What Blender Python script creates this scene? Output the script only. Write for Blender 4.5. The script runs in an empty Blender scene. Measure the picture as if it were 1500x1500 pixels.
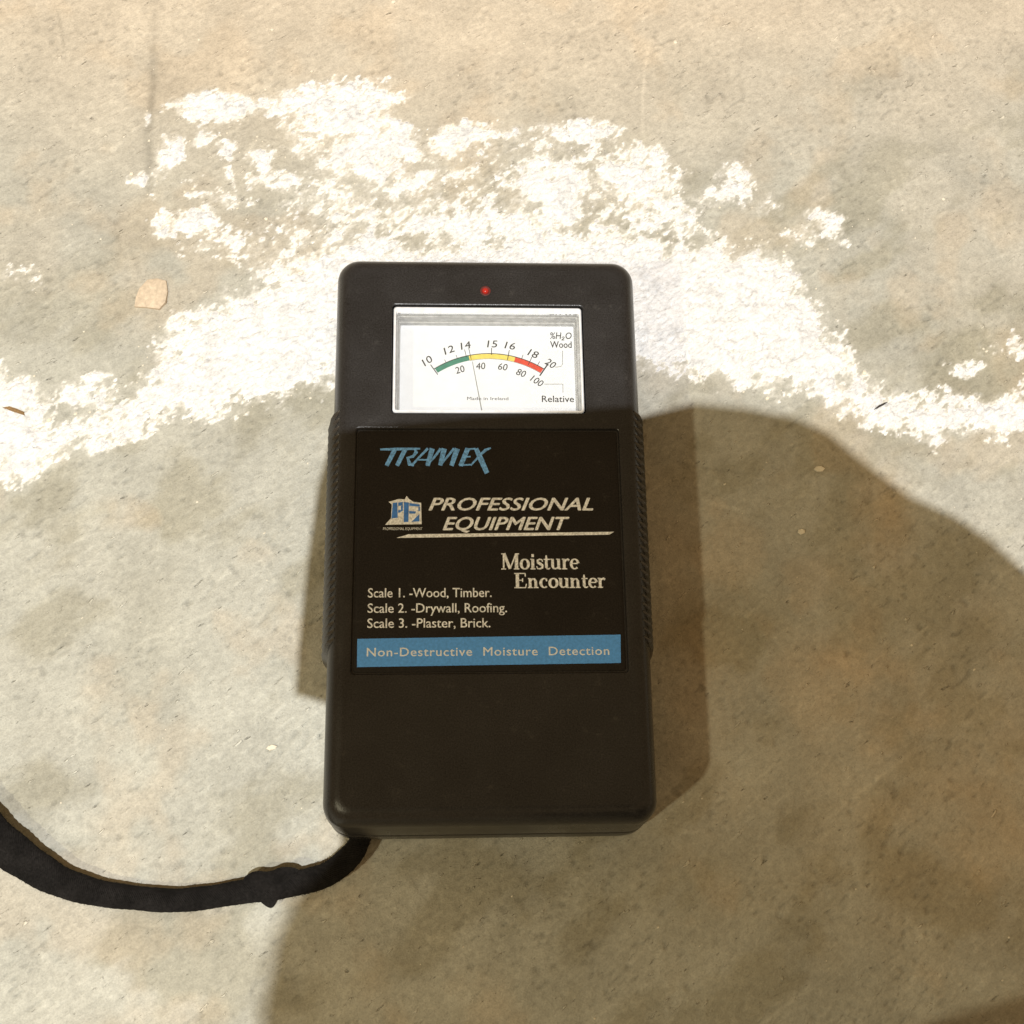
import bpy, bmesh, math
import numpy as np
from mathutils import Vector, Matrix

# ------------------------------------------------------------------ scene, camera, light
S = bpy.context.scene
COL = S.collection
S.view_settings.view_transform = 'Standard'
S.view_settings.look = 'None'
S.view_settings.exposure = 0.0
S.view_settings.gamma = 1.0
S.view_settings.use_curve_mapping = False

cam_data = bpy.data.cameras.new('camera')
cam = bpy.data.objects.new('camera', cam_data)
COL.objects.link(cam)
cam_data.sensor_width = 36.0
cam_data.lens = 36.0 * 1750 / 1500
cam_data.clip_start = 0.01
cam_data.clip_end = 50.0
cam.matrix_world = Matrix((
    (0.998752, 0.000571, -0.049938, -0.009605),
    (-0.014443, 0.960505, -0.277889, -0.086066),
    (0.047807, 0.278264, 0.959314, 0.330751),
    (0, 0, 0, 1)))
S.camera = cam

world = bpy.data.worlds.new('World')
S.world = world
world.use_nodes = True
bg = world.node_tree.nodes['Background']
bg.inputs['Color'].default_value = (1.0, 0.67, 0.33, 1)
bg.inputs['Strength'].default_value = 0.41

def lamp(name, loc, power, radius, color):
    d = bpy.data.lights.new(name, 'POINT')
    d.energy = power
    d.shadow_soft_size = radius
    d.color = color
    o = bpy.data.objects.new(name, d)
    o.location = loc
    COL.objects.link(o)
    return o
L1 = Vector((-0.10, -0.52, 2.2))
lamp('ceiling_lamp', L1, 238, 0.006, (1.0, 1.0, 0.985))
lamp('side_lamp', (-0.80, -0.56, 1.16), 27, 0.026, (1.0, 0.91, 0.62))

# ------------------------------------------------------------------ helpers
MM = 0.001
def tag(o, label=None, cat=None, group=None, kind=None):
    if label: o['label'] = label
    if cat: o['category'] = cat
    if group: o['group'] = group
    if kind: o['kind'] = kind
    return o
def mesh_obj(name, verts, faces, mat, parent=None, smooth=True, angle=40):
    """verts in millimetres"""
    me = bpy.data.meshes.new(name)
    me.from_pydata([(v[0]*MM, v[1]*MM, v[2]*MM) for v in verts], [], faces)
    me.update()
    return link(name, me, mat, parent, smooth, angle)
def link(name, me, mat, parent=None, smooth=True, angle=40):
    o = bpy.data.objects.new(name, me)
    COL.objects.link(o)
    if mat and not me.materials: me.materials.append(mat)
    if smooth:
        me.shade_smooth()
        if angle: me.set_sharp_from_angle(angle=math.radians(angle))
    if parent: o.parent = parent
    return o
def empty(name, loc=(0, 0, 0)):
    o = bpy.data.objects.new(name, None)
    o.empty_display_size = 0.02
    o.location = loc
    COL.objects.link(o)
    return o

class NT:
    """small node builder"""
    def __init__(self, name):
        self.m = bpy.data.materials.new(name)
        self.m.use_nodes = True
        self.t = self.m.node_tree
        self.b = self.t.nodes['Principled BSDF']
        self.out = self.t.nodes['Material Output']
    def n(self, typ, **kw):
        nd = self.t.nodes.new(typ)
        for k, v in kw.items():
            if k in nd.inputs: nd.inputs[k].default_value = v
            else: setattr(nd, k, v)
        return nd
    def l(self, a, b): self.t.links.new(a, b)
    def coords(self, scale=(1, 1, 1), rot=(0, 0, 0)):
        tc = self.n('ShaderNodeTexCoord')
        mp = self.n('ShaderNodeMapping', vector_type='TEXTURE')
        mp.inputs['Scale'].default_value = scale
        mp.inputs['Rotation'].default_value = rot
        self.l(tc.outputs['Object'], mp.inputs['Vector'])
        return mp.outputs['Vector']
    def noise(self, vec, scale, detail=4, rough=.55):
        nd = self.n('ShaderNodeTexNoise')
        nd.inputs['Scale'].default_value = scale
        nd.inputs['Detail'].default_value = detail
        nd.inputs['Roughness'].default_value = rough
        self.l(vec, nd.inputs['Vector'])
        return nd.outputs['Fac']
    def ramp(self, fac, stops):
        nd = self.n('ShaderNodeValToRGB')
        e = nd.color_ramp.elements
        while len(e) < len(stops): e.new(0.5)
        for el, (p, c) in zip(e, stops):
            el.position = p
            el.color = (c, c, c, 1) if isinstance(c, (int, float)) else (*c, 1)
        self.l(fac, nd.inputs['Fac'])
        return nd.outputs['Color']
    def mix(self, a, b, fac=1.0, blend='MIX'):
        nd = self.n('ShaderNodeMix', data_type='RGBA', blend_type=blend)
        for q, (s, v) in enumerate(((nd.inputs[6], a), (nd.inputs[7], b), (nd.inputs[0], fac))):
            if hasattr(v, 'default_value') or hasattr(v, 'is_linked'): self.l(v, s)
            elif isinstance(v, (int, float)) and q < 2: s.default_value = (v, v, v, 1)
            elif isinstance(v, tuple): s.default_value = (*v, 1)
            else: s.default_value = v
        return nd.outputs[2]
    def bump(self, height, dist, strength=1.0, prev=None):
        nd = self.n('ShaderNodeBump')
        nd.inputs['Strength'].default_value = strength
        nd.inputs['Distance'].default_value = dist
        self.l(height, nd.inputs['Height'])
        if prev: self.l(prev, nd.inputs['Normal'])
        return nd.outputs['Normal']
    def base(self, c):
        if isinstance(c, tuple): self.b.inputs['Base Color'].default_value = (*c, 1)
        else: self.l(c, self.b.inputs['Base Color'])
    def normal(self, n): self.l(n, self.b.inputs['Normal'])
    def set(self, **kw):
        for k, v in kw.items():
            self.b.inputs[k.replace('_', ' ')].default_value = v

# ------------------------------------------------------------------ materials
def mat_concrete():
    k = NT('concrete')
    at = k.n('ShaderNodeAttribute', attribute_name='tone')
    v = k.coords()
    d = k.coords((1, .34, 1), (0, 0, math.radians(36)))
    fine = k.noise(v, 2100, 2, .6)
    mid = k.noise(v, 420, 6, .7)
    streak = k.noise(d, 300, 5, .65)
    zone = k.noise(v, 55, 2, .5)
    # short slanting nicks and raised nibs
    d2 = k.coords((1, .30, 1), (0, 0, math.radians(33)))
    nick = k.ramp(k.noise(d2, 170, 3, .6), [(.685, 0.0), (.77, 1.0)])
    d3 = k.coords((1, .36, 1), (0, 0, math.radians(41)))
    mpn = k.n('ShaderNodeVectorMath', operation='ADD'); k.l(d3, mpn.inputs[0]); mpn.inputs[1].default_value = (3.1, 1.7, .4)
    nib = k.ramp(k.noise(mpn.outputs[0], 190, 3, .6), [(.655, 0.0), (.72, 1.0)])
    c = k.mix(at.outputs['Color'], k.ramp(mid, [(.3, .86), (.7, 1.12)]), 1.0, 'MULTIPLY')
    c = k.mix(c, k.ramp(streak, [(.3, .91), (.7, 1.08)]), 1.0, 'MULTIPLY')
    c = k.mix(c, k.ramp(fine, [(.3, .89), (.7, 1.10)]), 1.0, 'MULTIPLY')
    c = k.mix(c, k.ramp(zone, [(.3, .88), (.7, 1.07)]), 1.0, 'MULTIPLY')
    c = k.mix(c, k.ramp(nick, [(0, 1.0), (1, .80)]), 1.0, 'MULTIPLY')
    c = k.mix(c, k.ramp(nib, [(0, 1.0), (1, 1.42)]), 1.0, 'MULTIPLY')
    k.base(c)
    n = k.bump(streak, 0.0009, .45)
    n = k.bump(mid, 0.0007, .5, n)
    n = k.bump(nib, 0.0006, .7, n)
    inv = k.ramp(nick, [(0, 1.0), (1, 0.0)])
    n = k.bump(inv, 0.0007, .8, n)
    n = k.bump(fine, 0.0002, .6, n)
    k.normal(n)
    k.set(Roughness=.82)
    k.b.inputs['Specular IOR Level'].default_value = .25
    return k.m
def mat_powder():
    k = NT('white_powder')
    v = k.coords()
    fine = k.noise(v, 1800, 3, .7)
    mid = k.noise(k.coords((1, .45, 1), (0, 0, math.radians(36))), 420, 5, .65)
    big = k.noise(v, 130, 5, .7)
    c = k.mix((.79, .795, .80), k.ramp(mid, [(.28, .74), (.56, 1.03)]), 1.0, 'MULTIPLY')
    c = k.mix(c, k.ramp(big, [(.30, .80), (.52, 1.03)]), 1.0, 'MULTIPLY')
    c = k.mix(c, k.ramp(fine, [(.25, .84), (.6, 1.04)]), 1.0, 'MULTIPLY')
    k.base(c)
    n = k.bump(mid, 0.0012, .7)
    n = k.bump(fine, 0.0003, .5, n)
    k.normal(n)
    k.set(Roughness=.95)
    k.b.inputs['Specular IOR Level'].default_value = .1
    return k.m
def mat_plastic(name, col, rough, bump=.35, spec=.5):
    k = NT(name)
    v = k.coords()
    f = k.noise(v, 2600, 2, .6)
    w = k.noise(v, 60, 4, .6)
    c = k.mix(col, k.ramp(w, [(.3, .85), (.7, 1.15)]), 1.0, 'MULTIPLY')
    c = k.mix(c, k.ramp(f, [(.3, .55), (.7, 1.55)]), 1.0, 'MULTIPLY')
    k.base(c)
    k.l(k.ramp(w, [(.3, rough-.05), (.7, rough+.07)]), k.b.inputs['Roughness'])
    # faint dust and rubbed spots
    du = k.noise(v, 240, 5, .75)
    c = k.mix(c, (.10, .095, .085), k.ramp(du, [(.60, 0.0), (.80, .30)]))
    k.base(c)
    k.normal(k.bump(f, 0.00012, bump))
    k.b.inputs['Specular IOR Level'].default_value = spec
    return k.m
def mat_plain(name, col, rough=.5, var=.12, scale=900, spec=.5):
    k = NT(name)
    f = k.noise(k.coords(), scale, 3, .6)
    k.base(k.mix(col, k.ramp(f, [(.3, 1-var), (.7, 1+var)]), 1.0, 'MULTIPLY'))
    k.set(Roughness=rough)
    k.b.inputs['Specular IOR Level'].default_value = spec
    return k.m
def mat_glass():
    k = NT('clear_plastic')
    tr = k.n('ShaderNodeBsdfTransparent'); tr.inputs['Color'].default_value = (.97, .97, .96, 1)
    gl = k.n('ShaderNodeBsdfGlossy'); gl.inputs['Roughness'].default_value = .06
    fr = k.n('ShaderNodeFresnel'); fr.inputs['IOR'].default_value = 1.45
    mx = k.n('ShaderNodeMixShader')
    k.l(fr.outputs[0], mx.inputs[0]); k.l(tr.outputs[0], mx.inputs[1]); k.l(gl.outputs[0], mx.inputs[2])
    k.l(mx.outputs[0], k.out.inputs['Surface'])
    return k.m
def mat_strap():
    k = NT('black_webbing')
    uv = k.n('ShaderNodeAttribute', attribute_name='weave')
    a = k.n('ShaderNodeTexWave', wave_type='BANDS', bands_direction='DIAGONAL'); a.inputs['Scale'].default_value = 1.1
    a.inputs['Distortion'].default_value = 1.5; a.inputs['Detail'].default_value = 2
    k.l(uv.outputs['Vector'], a.inputs['Vector'])
    f = k.noise(k.coords(), 1500, 4, .7)
    g = k.noise(k.coords(), 170, 3, .6)
    c = k.mix((.0075, .0068, .0066), k.ramp(f, [(.3, .5), (.75, 2.0)]), 1.0, 'MULTIPLY')
    c = k.mix(c, k.ramp(g, [(.35, .7), (.7, 1.6)]), 1.0, 'MULTIPLY')
    k.base(c)
    n = k.bump(a.outputs['Fac'], .0006, .5)
    k.normal(k.bump(f, .0004, .5, n))
    k.set(Roughness=.75)
    k.b.inputs['Specular IOR Level'].default_value = .12
    return k.m

M = dict(
    concrete=mat_concrete(), powder=mat_powder(),
    shell=mat_plastic('charcoal_plastic', (.0185, .0178, .0182), .29, .35, .32),
    label=mat_plastic('black_label', (.013, .011, .010), .5, .2, .18),
    grip=mat_plastic('black_rubber', (.028, .0255, .0235), .27, .3, .75),
    white=mat_plain('print_white', (.76, .80, .86), .5, .35, 1700),
    band=mat_plain('band_blue', (.085, .33, .86), .5, .14, 1500),
    bandtext=mat_plain('print_pale', (.72, .80, .90), .5, .2, 1400),
    logo=mat_plain('print_blue', (.15, .40, .86), .4, .45, 1300),
    logo2=mat_plain('print_royal_blue', (.05, .21, .68), .4, .25, 700),
    dial=mat_plain('dial_white', (.77, .79, .84), .5, .03, 300),
    ink=mat_plain('print_black', (.03, .03, .03), .6),
    greyink=mat_plain('print_grey', (.25, .25, .24), .6),
    green=mat_plain('scale_green', (.06, .22, .16), .5), yellow=mat_plain('scale_yellow', (.75, .60, .14), .5),
    red=mat_plain('scale_red', (.62, .07, .04), .5),
    frame=mat_plain('window_frame_plastic', (.70, .71, .74), .22, .1, 500),
    wall=mat_plain('window_wall_plastic', (.46, .46, .46), .35, .2, 500),
    glass=mat_glass(), strap=mat_strap(),
    led=mat_plain('lamp_red', (.36, .02, .015), .12, .05, 300),
    ledring=mat_plain('lamp_bezel', (.09, .012, .010), .4),
    stone=mat_plain('peach_stone', (.55, .455, .345), .85, .18, 900, .2),
    husk=mat_plain('brown_husk', (.22, .13, .05), .7, .35, 1500),
    splinter=mat_plain('dark_splinter', (.03, .025, .022), .7, .3, 1500),
    chip=mat_plain('pale_chip', (.70, .65, .54), .85, .12, 1200, .2),
    cloth=mat_plain('dark_blocker', (.05, .05, .06), .9, .2, 200, .1),
)

# ------------------------------------------------------------------ concrete floor and powder
_rng = np.random.default_rng(7)
_TAB = _rng.random((256, 256))
def vnoise(x, y, seed=0):
    xi = np.floor(x).astype(np.int64); yi = np.floor(y).astype(np.int64)
    fx = x-xi; fy = y-yi
    fx = fx*fx*fx*(fx*(fx*6-15)+10); fy = fy*fy*fy*(fy*(fy*6-15)+10)
    xi = xi+seed*37; yi = yi+seed*91
    a = _TAB[xi % 256, yi % 256]; b = _TAB[(xi+1) % 256, yi % 256]
    c = _TAB[xi % 256, (yi+1) % 256]; d = _TAB[(xi+1) % 256, (yi+1) % 256]
    return (a*(1-fx)+b*fx)*(1-fy)+(c*(1-fx)+d*fx)*fy
def fbm(x, y, oct=4, seed=0, gain=.5):
    s = 0; amp = 1; tot = 0
    x, y = .94*x+.342*y, -.342*x+.94*y
    for i in range(oct):
        s = s+amp*vnoise(x, y, seed+i); tot += amp; amp *= gain
        x, y = 2.03*(.8*x-.6*y)+3.7, 2.03*(.6*x+.8*y)+1.9
    return s/tot
def sstep(a, b, x):
    t = np.clip((x-a)/(b-a), 0, 1); return t*t*(3-2*t)
CA, SA = math.cos(math.radians(36)), math.sin(math.radians(36))
def diag(x, y): return x*CA+y*SA, -x*SA+y*CA       # along / across the trowel direction

def poly_sd(px, py, poly):
    """signed distance, positive inside"""
    P = np.array(poly); n = len(P)
    d2 = np.full(px.shape, 1e12); ins = np.zeros(px.shape, bool)
    for i in range(n):
        ax, ay = P[i]; bx, by = P[(i+1) % n]
        ex, ey = bx-ax, by-ay
        wx, wy = px-ax, py-ay
        t = np.clip((wx*ex+wy*ey)/(ex*ex+ey*ey), 0, 1)
        d2 = np.minimum(d2, (wx-ex*t)**2+(wy-ey*t)**2)
        if ey != 0:
            c = ((ay > py) != (by > py)) & (px < ex*(py-ay)/ey+ax)
            ins ^= c
    d = np.sqrt(d2)
    return np.where(ins, d, -d)

SHADOW= [(-59.6, -135.3), (-58.1, -119.3), (-55.7, -104.5), (-51.5, -95.3), (-39.0, -82.6), (-40.2, -72.0), (-41.4, -46.6), (-44.6, -44.7), (-52.7, -42.4), (-52.3, -31.5), (-51.4, -16.1), (-50.2, -0.3), (-48.2, 18.0), (-45.4, 29.4), (-30.0, 32.6), (-2.1, 35.3), (44.6, 38.8), (62.2, 43.7), (77.6, 42.2), (92.8, 39.0), (102.8, 34.1), (111.3, 26.1), (124.5, 14.9), (138.1, 8.2), (147.4, 1.3), (156.4, -7.9), (191.6, -40.9)]
SOLID= [(-152.0, 40.7), (-141.6, 52.4), (-133.6, 50.3), (-128.4, 40.8), (-127.9, 31.3), (-118.7, 36.6), (-105.4, 40.8), (-96.1, 49.4), (-95.7, 58.1), (-91.3, 66.9), (-83.4, 69.2), (-77.7, 76.0), (-69.7, 78.3), (-63.8, 84.7), (-55.8, 89.4), (-43.6, 98.2), (-31.1, 98.3), (-22.6, 94.9), (-12.2, 93.9), (-1.7, 97.5), (11.0, 100.0), (25.9, 99.0), (40.8, 99.2), (53.5, 97.0), (72.7, 95.5), (93.9, 91.1), (97.4, 82.2), (102.9, 70.7), (109.2, 59.4), (111.6, 50.5), (127.7, 44.0), (138.2, 44.0), (150.5, 41.9), (164.0, 48.1), (185.8, 50.9), (183.7, 37.6), (162.4, 35.8), (149.7, 35.3), (141.1, 33.7), (129.6, 33.1), (126.0, 37.8), (118.8, 39.5), (109.6, 41.3), (100.7, 45.6), (88.5, 49.1), (70.0, 53.0), (59.7, 54.2), (46.5, 58.6), (18.6, 58.9), (-22.3, 58.6), (-43.4, 53.0), (-58.3, 47.0), (-76.0, 42.7), (-81.8, 40.5), (-93.5, 39.6), (-104.7, 32.4), (-118.1, 29.9), (-127.1, 23.0), (-138.4, 21.6), (-149.7, 19.9)]
SPARSE= [(-97.4, 146.9), (-88.0, 150.8), (-31.9, 154.5), (-23.1, 140.8), (-56.2, 101.5), (-84.9, 96.5), (-102.5, 98.6), (-113.0, 114.9), (-107.8, 129.4)]
PATCHY= [(-61.5, 133.9), (-51.1, 142.7), (-31.7, 141.9), (-23.0, 137.0), (7.3, 138.3), (20.4, 141.1), (42.3, 138.9), (49.8, 133.3), (55.9, 124.8), (62.8, 110.2), (64.3, 98.3), (40.7, 96.8), (11.0, 98.8), (-31.0, 96.0), (-55.7, 88.7), (-68.4, 96.7), (-79.0, 101.2), (-64.8, 108.5), (-58.9, 120.5)]
BLOBS= [(-43.7, 147.9, 16.2, 5.1, 1), (-79.0, 143.5, 15.4, 4.0, 1), (-89.8, 144.5, 5.3, 2.5, 0.8), (-60.9, 145.1, 14.0, 3.8, 0.95), (-55.2, 136.5, 7.5, 4.0, 0.7), (-86.9, 132.2, 4.6, 2.9, 0.5), (-65.1, 116.8, 6.3, 3.4, 0.5), (-79.5, 110.6, 7.3, 2.9, 0.5), (-57.1, 129.0, 6.4, 3.4, 0.55), (-100.8, 118.7, 2.9, 2.4, 0.45), (-31.1, 104.2, 12.6, 4.3, 0.6), (88.8, 110.6, 4.4, 3.4, 0.45), (-40.3, 140.4, 9.7, 6.3, 1), (-97.1, 125.9, 3.8, 6.1, 0.9), (-78.2, 127.5, 2.5, 3.7, 0.8), (-68.6, 124.0, 3.2, 2.9, 0.8), (-77.8, 118.3, 1.7, 2.9, 0.8), (-108.0, 117.4, 2.9, 2.6, 0.7), (-88.4, 103.4, 5.8, 3.8, 0.9), (-87.9, 111.7, 3.1, 1.4, 0.7), (-97.6, 102.1, 3.3, 3.7, 0.6), (-40.0, 126.9, 12.8, 7.4, 0.8), (-31.6, 131.9, 9.7, 6.2, 1), (-10.1, 132.3, 6.5, 5.5, 1), (-25.0, 116.2, 11.7, 5.3, 0.7), (-14.3, 109.2, 8.5, 4.3, 0.6), (19.9, 118.8, 12.9, 6.8, 1.1), (22.9, 109.7, 6.0, 7.2, 1), (-1.4, 135.7, 13.0, 3.5, 0.8), (31.3, 136.7, 12.1, 3.0, 0.9), (49.1, 119.3, 13.1, 5.4, 1), (52.8, 127.7, 5.5, 4.5, 0.8), (80.6, 117.8, 5.3, 7.9, 0.65), (72.6, 111.6, 5.4, 3.6, 0.5), (106.8, 104.1, 5.7, 5.3, 0.62), (98.9, 100.4, 6.1, 2.9, 0.6), (111.4, 98.9, 3.9, 3.4, 0.6), (-117.5, 46.1, 7.1, 4.7, 0.7), (-114.0, 51.5, 3.5, 2.2, 0.8), (-140.9, 84.4, 6.0, 2.3, 0.35), (-136.5, 81.1, 8.0, 1.8, 0.3), (145.8, 55.2, 5.3, 3.2, 0.55), (164.1, 64.4, 3.0, 4.1, 0.6), (155.2, 62.0, 4.3, 2.3, 0.3), (-57.7, 86.4, 12.4, 5.8, 0.5), (-48.0, 108.7, 12.6, 6.0, 0.6), (-74.5, 94.3, 16.5, 7.0, 0.35), (6.9, 109.5, 10.7, 4.8, 0.5), (54.0, 107.7, 13.0, 7.2, 0.7), (-105.3, 139.3, 1.7, 2.5, 0.6), (-1.6, 102.2, 25.5, 4.7, 0.8)]
STRAP= [(-33.1, -79.9, 2.8), (-35.7, -84.4, 3.4), (-41.3, -89.1, 3.6), (-47.7, -91.2, 3.6), (-55.3, -92.5, 3.6), (-59.6, -93.1, 3.4), (-65.7, -93.8, 3.2), (-73.5, -94.9, 3.2), (-82.2, -95.4, 3.2), (-93.2, -94.4, 3.3), (-101.5, -93.1, 3.6), (-109.8, -90.6, 4.1), (-115.8, -87.6, 4.7), (-123.2, -82.8, 5.4), (-130.7, -77.0, 6.0), (-140.7, -65.7, 6.2), (-149.6, -49.6, 6.2), (-159.7, -25.7, 6.2)]

def powder_field(x, y):
    u, v = diag(x, y)
    wx = x+4.2*(fbm(x/6, y/6, 4, 41, .6)-.5)*2; wy = y+4.2*(fbm(x/6, y/6, 4, 51, .6)-.5)*2
    m = np.clip(.5+poly_sd(wx, wy, SOLID)/12.0, 0, 1.0)
    m = np.maximum(m, .31*np.clip(.4+poly_sd(wx, wy, PATCHY)/8.0, 0, 1))
    m = np.maximum(m, .12*np.clip(.4+poly_sd(wx, wy, SPARSE)/9.0, 0, 1))
    for cx, cy, rx, ry, s in BLOBS:
        r2 = ((wx-cx)/(rx*1.2))**2+((wy-cy)/(ry*1.2))**2
        m = np.maximum(m, s*.86*np.clip(1.12-r2*.72, 0, 1))
    n1 = fbm(u/5.5, v/3.2, 4, 3, .6)-.5
    n2 = fbm(u/2.0, v/1.15, 4, 13, .75)-.5
    return m, m+1.30*n1+1.30*n2-.5-.9*sstep(.16, .02, m)
def relief(x, y):
    u, v = diag(x, y)
    h = .55*(fbm(x/38, y/38, 3, 5)-.5)+.30*(fbm(u/7, v/4, 4, 9, .6)-.5)
    pit = sstep(.80, .92, vnoise(u/2.2, v/.95, 21))*sstep(.45, .6, vnoise(x/19, y/19, 23))
    pit2 = sstep(.80, .90, vnoise(u/1.7, v/.8, 25))
    ridge = sstep(.80, .90, vnoise(u/3.0+50, v/1.0, 27))*sstep(.5, .62, vnoise(x/23, y/23, 29))
    h = h-.34*pit-.16*pit2+.18*ridge
    return h-.25, pit, ridge
def axis(lo, hi, step, end):
    a = np.arange(lo, hi, step)
    g = step*np.cumsum(1.22**np.arange(1, 40)); g = g[g < end]
    return np.concatenate([lo-g[::-1], a, hi-step+g])
def grid_mesh(name, X, Y, Z, keep=None, attr=None):
    ny, nx = X.shape
    co = np.stack([X, Y, Z], -1).reshape(-1, 3)*MM
    idx = np.arange(nx*ny).reshape(ny, nx)
    q = np.stack([idx[:-1, :-1], idx[:-1, 1:], idx[1:, 1:], idx[1:, :-1]], -1).reshape(-1, 4)
    if keep is not None:
        kf = keep.reshape(-1)[q].any(1)
        q = q[kf]
        used = np.unique(q)
        rm = np.full(nx*ny, -1); rm[used] = np.arange(len(used))
        q = rm[q]; co = co[used]
    me = bpy.data.meshes.new(name)
    me.vertices.add(len(co)); me.vertices.foreach_set('co', co.astype(np.float32).ravel())
    me.loops.add(len(q)*4); me.loops.foreach_set('vertex_index', q.astype(np.int32).ravel())
    me.polygons.add(len(q))
    me.polygons.foreach_set('loop_start', np.arange(0, len(q)*4, 4, dtype=np.int32))
    me.update(calc_edges=True)
    if attr is not None:
        a = me.attributes.new('tone', 'FLOAT_COLOR', 'POINT')
        rgba = np.concatenate([attr.reshape(-1, 3), np.ones((nx*ny, 1))], 1)
        a.data.foreach_set('color', rgba.astype(np.float32).ravel())
    return me

def build_floor():
    xs = axis(-172, 200, .58, 900); ys = axis(-146, 206, .58, 900)
    X, Y = np.meshgrid(xs, ys)
    Z, pit, ridge = relief(X, Y)
    m, q = powder_field(X, Y)
    u, v = diag(X, Y)
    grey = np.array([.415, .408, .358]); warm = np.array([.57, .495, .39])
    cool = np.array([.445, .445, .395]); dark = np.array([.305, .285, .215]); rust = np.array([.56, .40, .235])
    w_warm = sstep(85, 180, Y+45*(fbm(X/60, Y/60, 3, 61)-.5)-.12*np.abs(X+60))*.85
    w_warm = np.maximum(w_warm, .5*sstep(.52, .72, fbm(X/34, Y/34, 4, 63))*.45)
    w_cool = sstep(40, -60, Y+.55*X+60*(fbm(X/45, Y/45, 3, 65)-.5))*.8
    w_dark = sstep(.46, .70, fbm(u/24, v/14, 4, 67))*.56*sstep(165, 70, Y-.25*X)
    w_rust = sstep(.56, .74, fbm(X/22, Y/22, 4, 69))*.16
    # stains with a place of their own: olive patch and rusty patches right of the meter, old trowel line top left
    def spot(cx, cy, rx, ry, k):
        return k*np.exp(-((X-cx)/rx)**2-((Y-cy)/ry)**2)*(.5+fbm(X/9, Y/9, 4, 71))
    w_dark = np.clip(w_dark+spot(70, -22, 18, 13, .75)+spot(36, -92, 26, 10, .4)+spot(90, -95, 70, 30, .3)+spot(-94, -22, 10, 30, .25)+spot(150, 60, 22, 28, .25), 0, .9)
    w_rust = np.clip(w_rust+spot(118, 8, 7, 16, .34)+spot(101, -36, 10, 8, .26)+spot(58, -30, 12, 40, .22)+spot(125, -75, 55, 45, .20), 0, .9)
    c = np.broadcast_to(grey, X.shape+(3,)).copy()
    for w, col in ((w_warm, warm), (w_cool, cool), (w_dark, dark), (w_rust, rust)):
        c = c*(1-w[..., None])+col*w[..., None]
    line = np.exp(-((X+104+.03*(Y-130)+2*(fbm(Y/9, X*0, 3, 73)-.5))/1.3)**2)*sstep(100, 120, Y)*sstep(200, 150, Y)*.22
    c = c*(1-line[..., None])
    c = c*(1-.2*pit[..., None])*(1+.12*ridge[..., None])
    rg = np.random.default_rng(5)
    for k in range(26):
        cx, cy = rg.uniform(-150, 170), rg.uniform(-125, 170)
        an = math.radians(rg.choice([36, 30, 100, 165])+rg.normal(0, 12)); L = rg.uniform(6, 26)
        du, dv = (X-cx)*math.cos(an)+(Y-cy)*math.sin(an), -(X-cx)*math.sin(an)+(Y-cy)*math.cos(an)
        dv = dv-.006*du*du*rg.uniform(-1, 1)
        w = np.exp(-(dv/.45)**2)*sstep(L, L*.5, np.abs(du))*rg.uniform(.05, .22)*(1 if rg.random() < .7 else -1)
        c = c*(1+w[..., None])
    # thin dusting around the powder
    dust = np.clip(sstep(-.75, .15, q)*sstep(.08, .5, m)*.42, 0, 1)
    dust = dust*(.35+1.0*sstep(.35, .65, fbm(u/1.6, v/1.0, 3, 91, .7)))
    dust = np.maximum(dust, .85*sstep(-.14, .06, q))
    c = c*(1-dust[..., None])+np.array([.88, .865, .82])*dust[..., None]
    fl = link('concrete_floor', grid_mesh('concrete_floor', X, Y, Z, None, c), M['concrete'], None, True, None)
    tag(fl, 'mottled beige concrete floor with pits and faint rusty stains', kind='structure')
    xs = np.arange(-172, 206, .42); ys = np.arange(8, 162, .42)
    X, Y = np.meshgrid(xs, ys)
    Z, pit, ridge = relief(X, Y)
    m, q = powder_field(X, Y)
    u, v = diag(X, Y)
    lump = .35+1.4*fbm(u/3.6, v/2.2, 4, 81, .6)
    H = sstep(0, .75, q)*.75*lump+.10*sstep(-.02, .15, q)-.06
    Z2 = Z+.5*pit*sstep(0, .5, q)+H
    po = link('white_powder', grid_mesh('white_powder', X, Y, Z2, q > 0), M['powder'], None, True, None)
    tag(po, 'crusty white mineral powder spread in an arch across the concrete', 'powder', kind='stuff')
build_floor()

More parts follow.
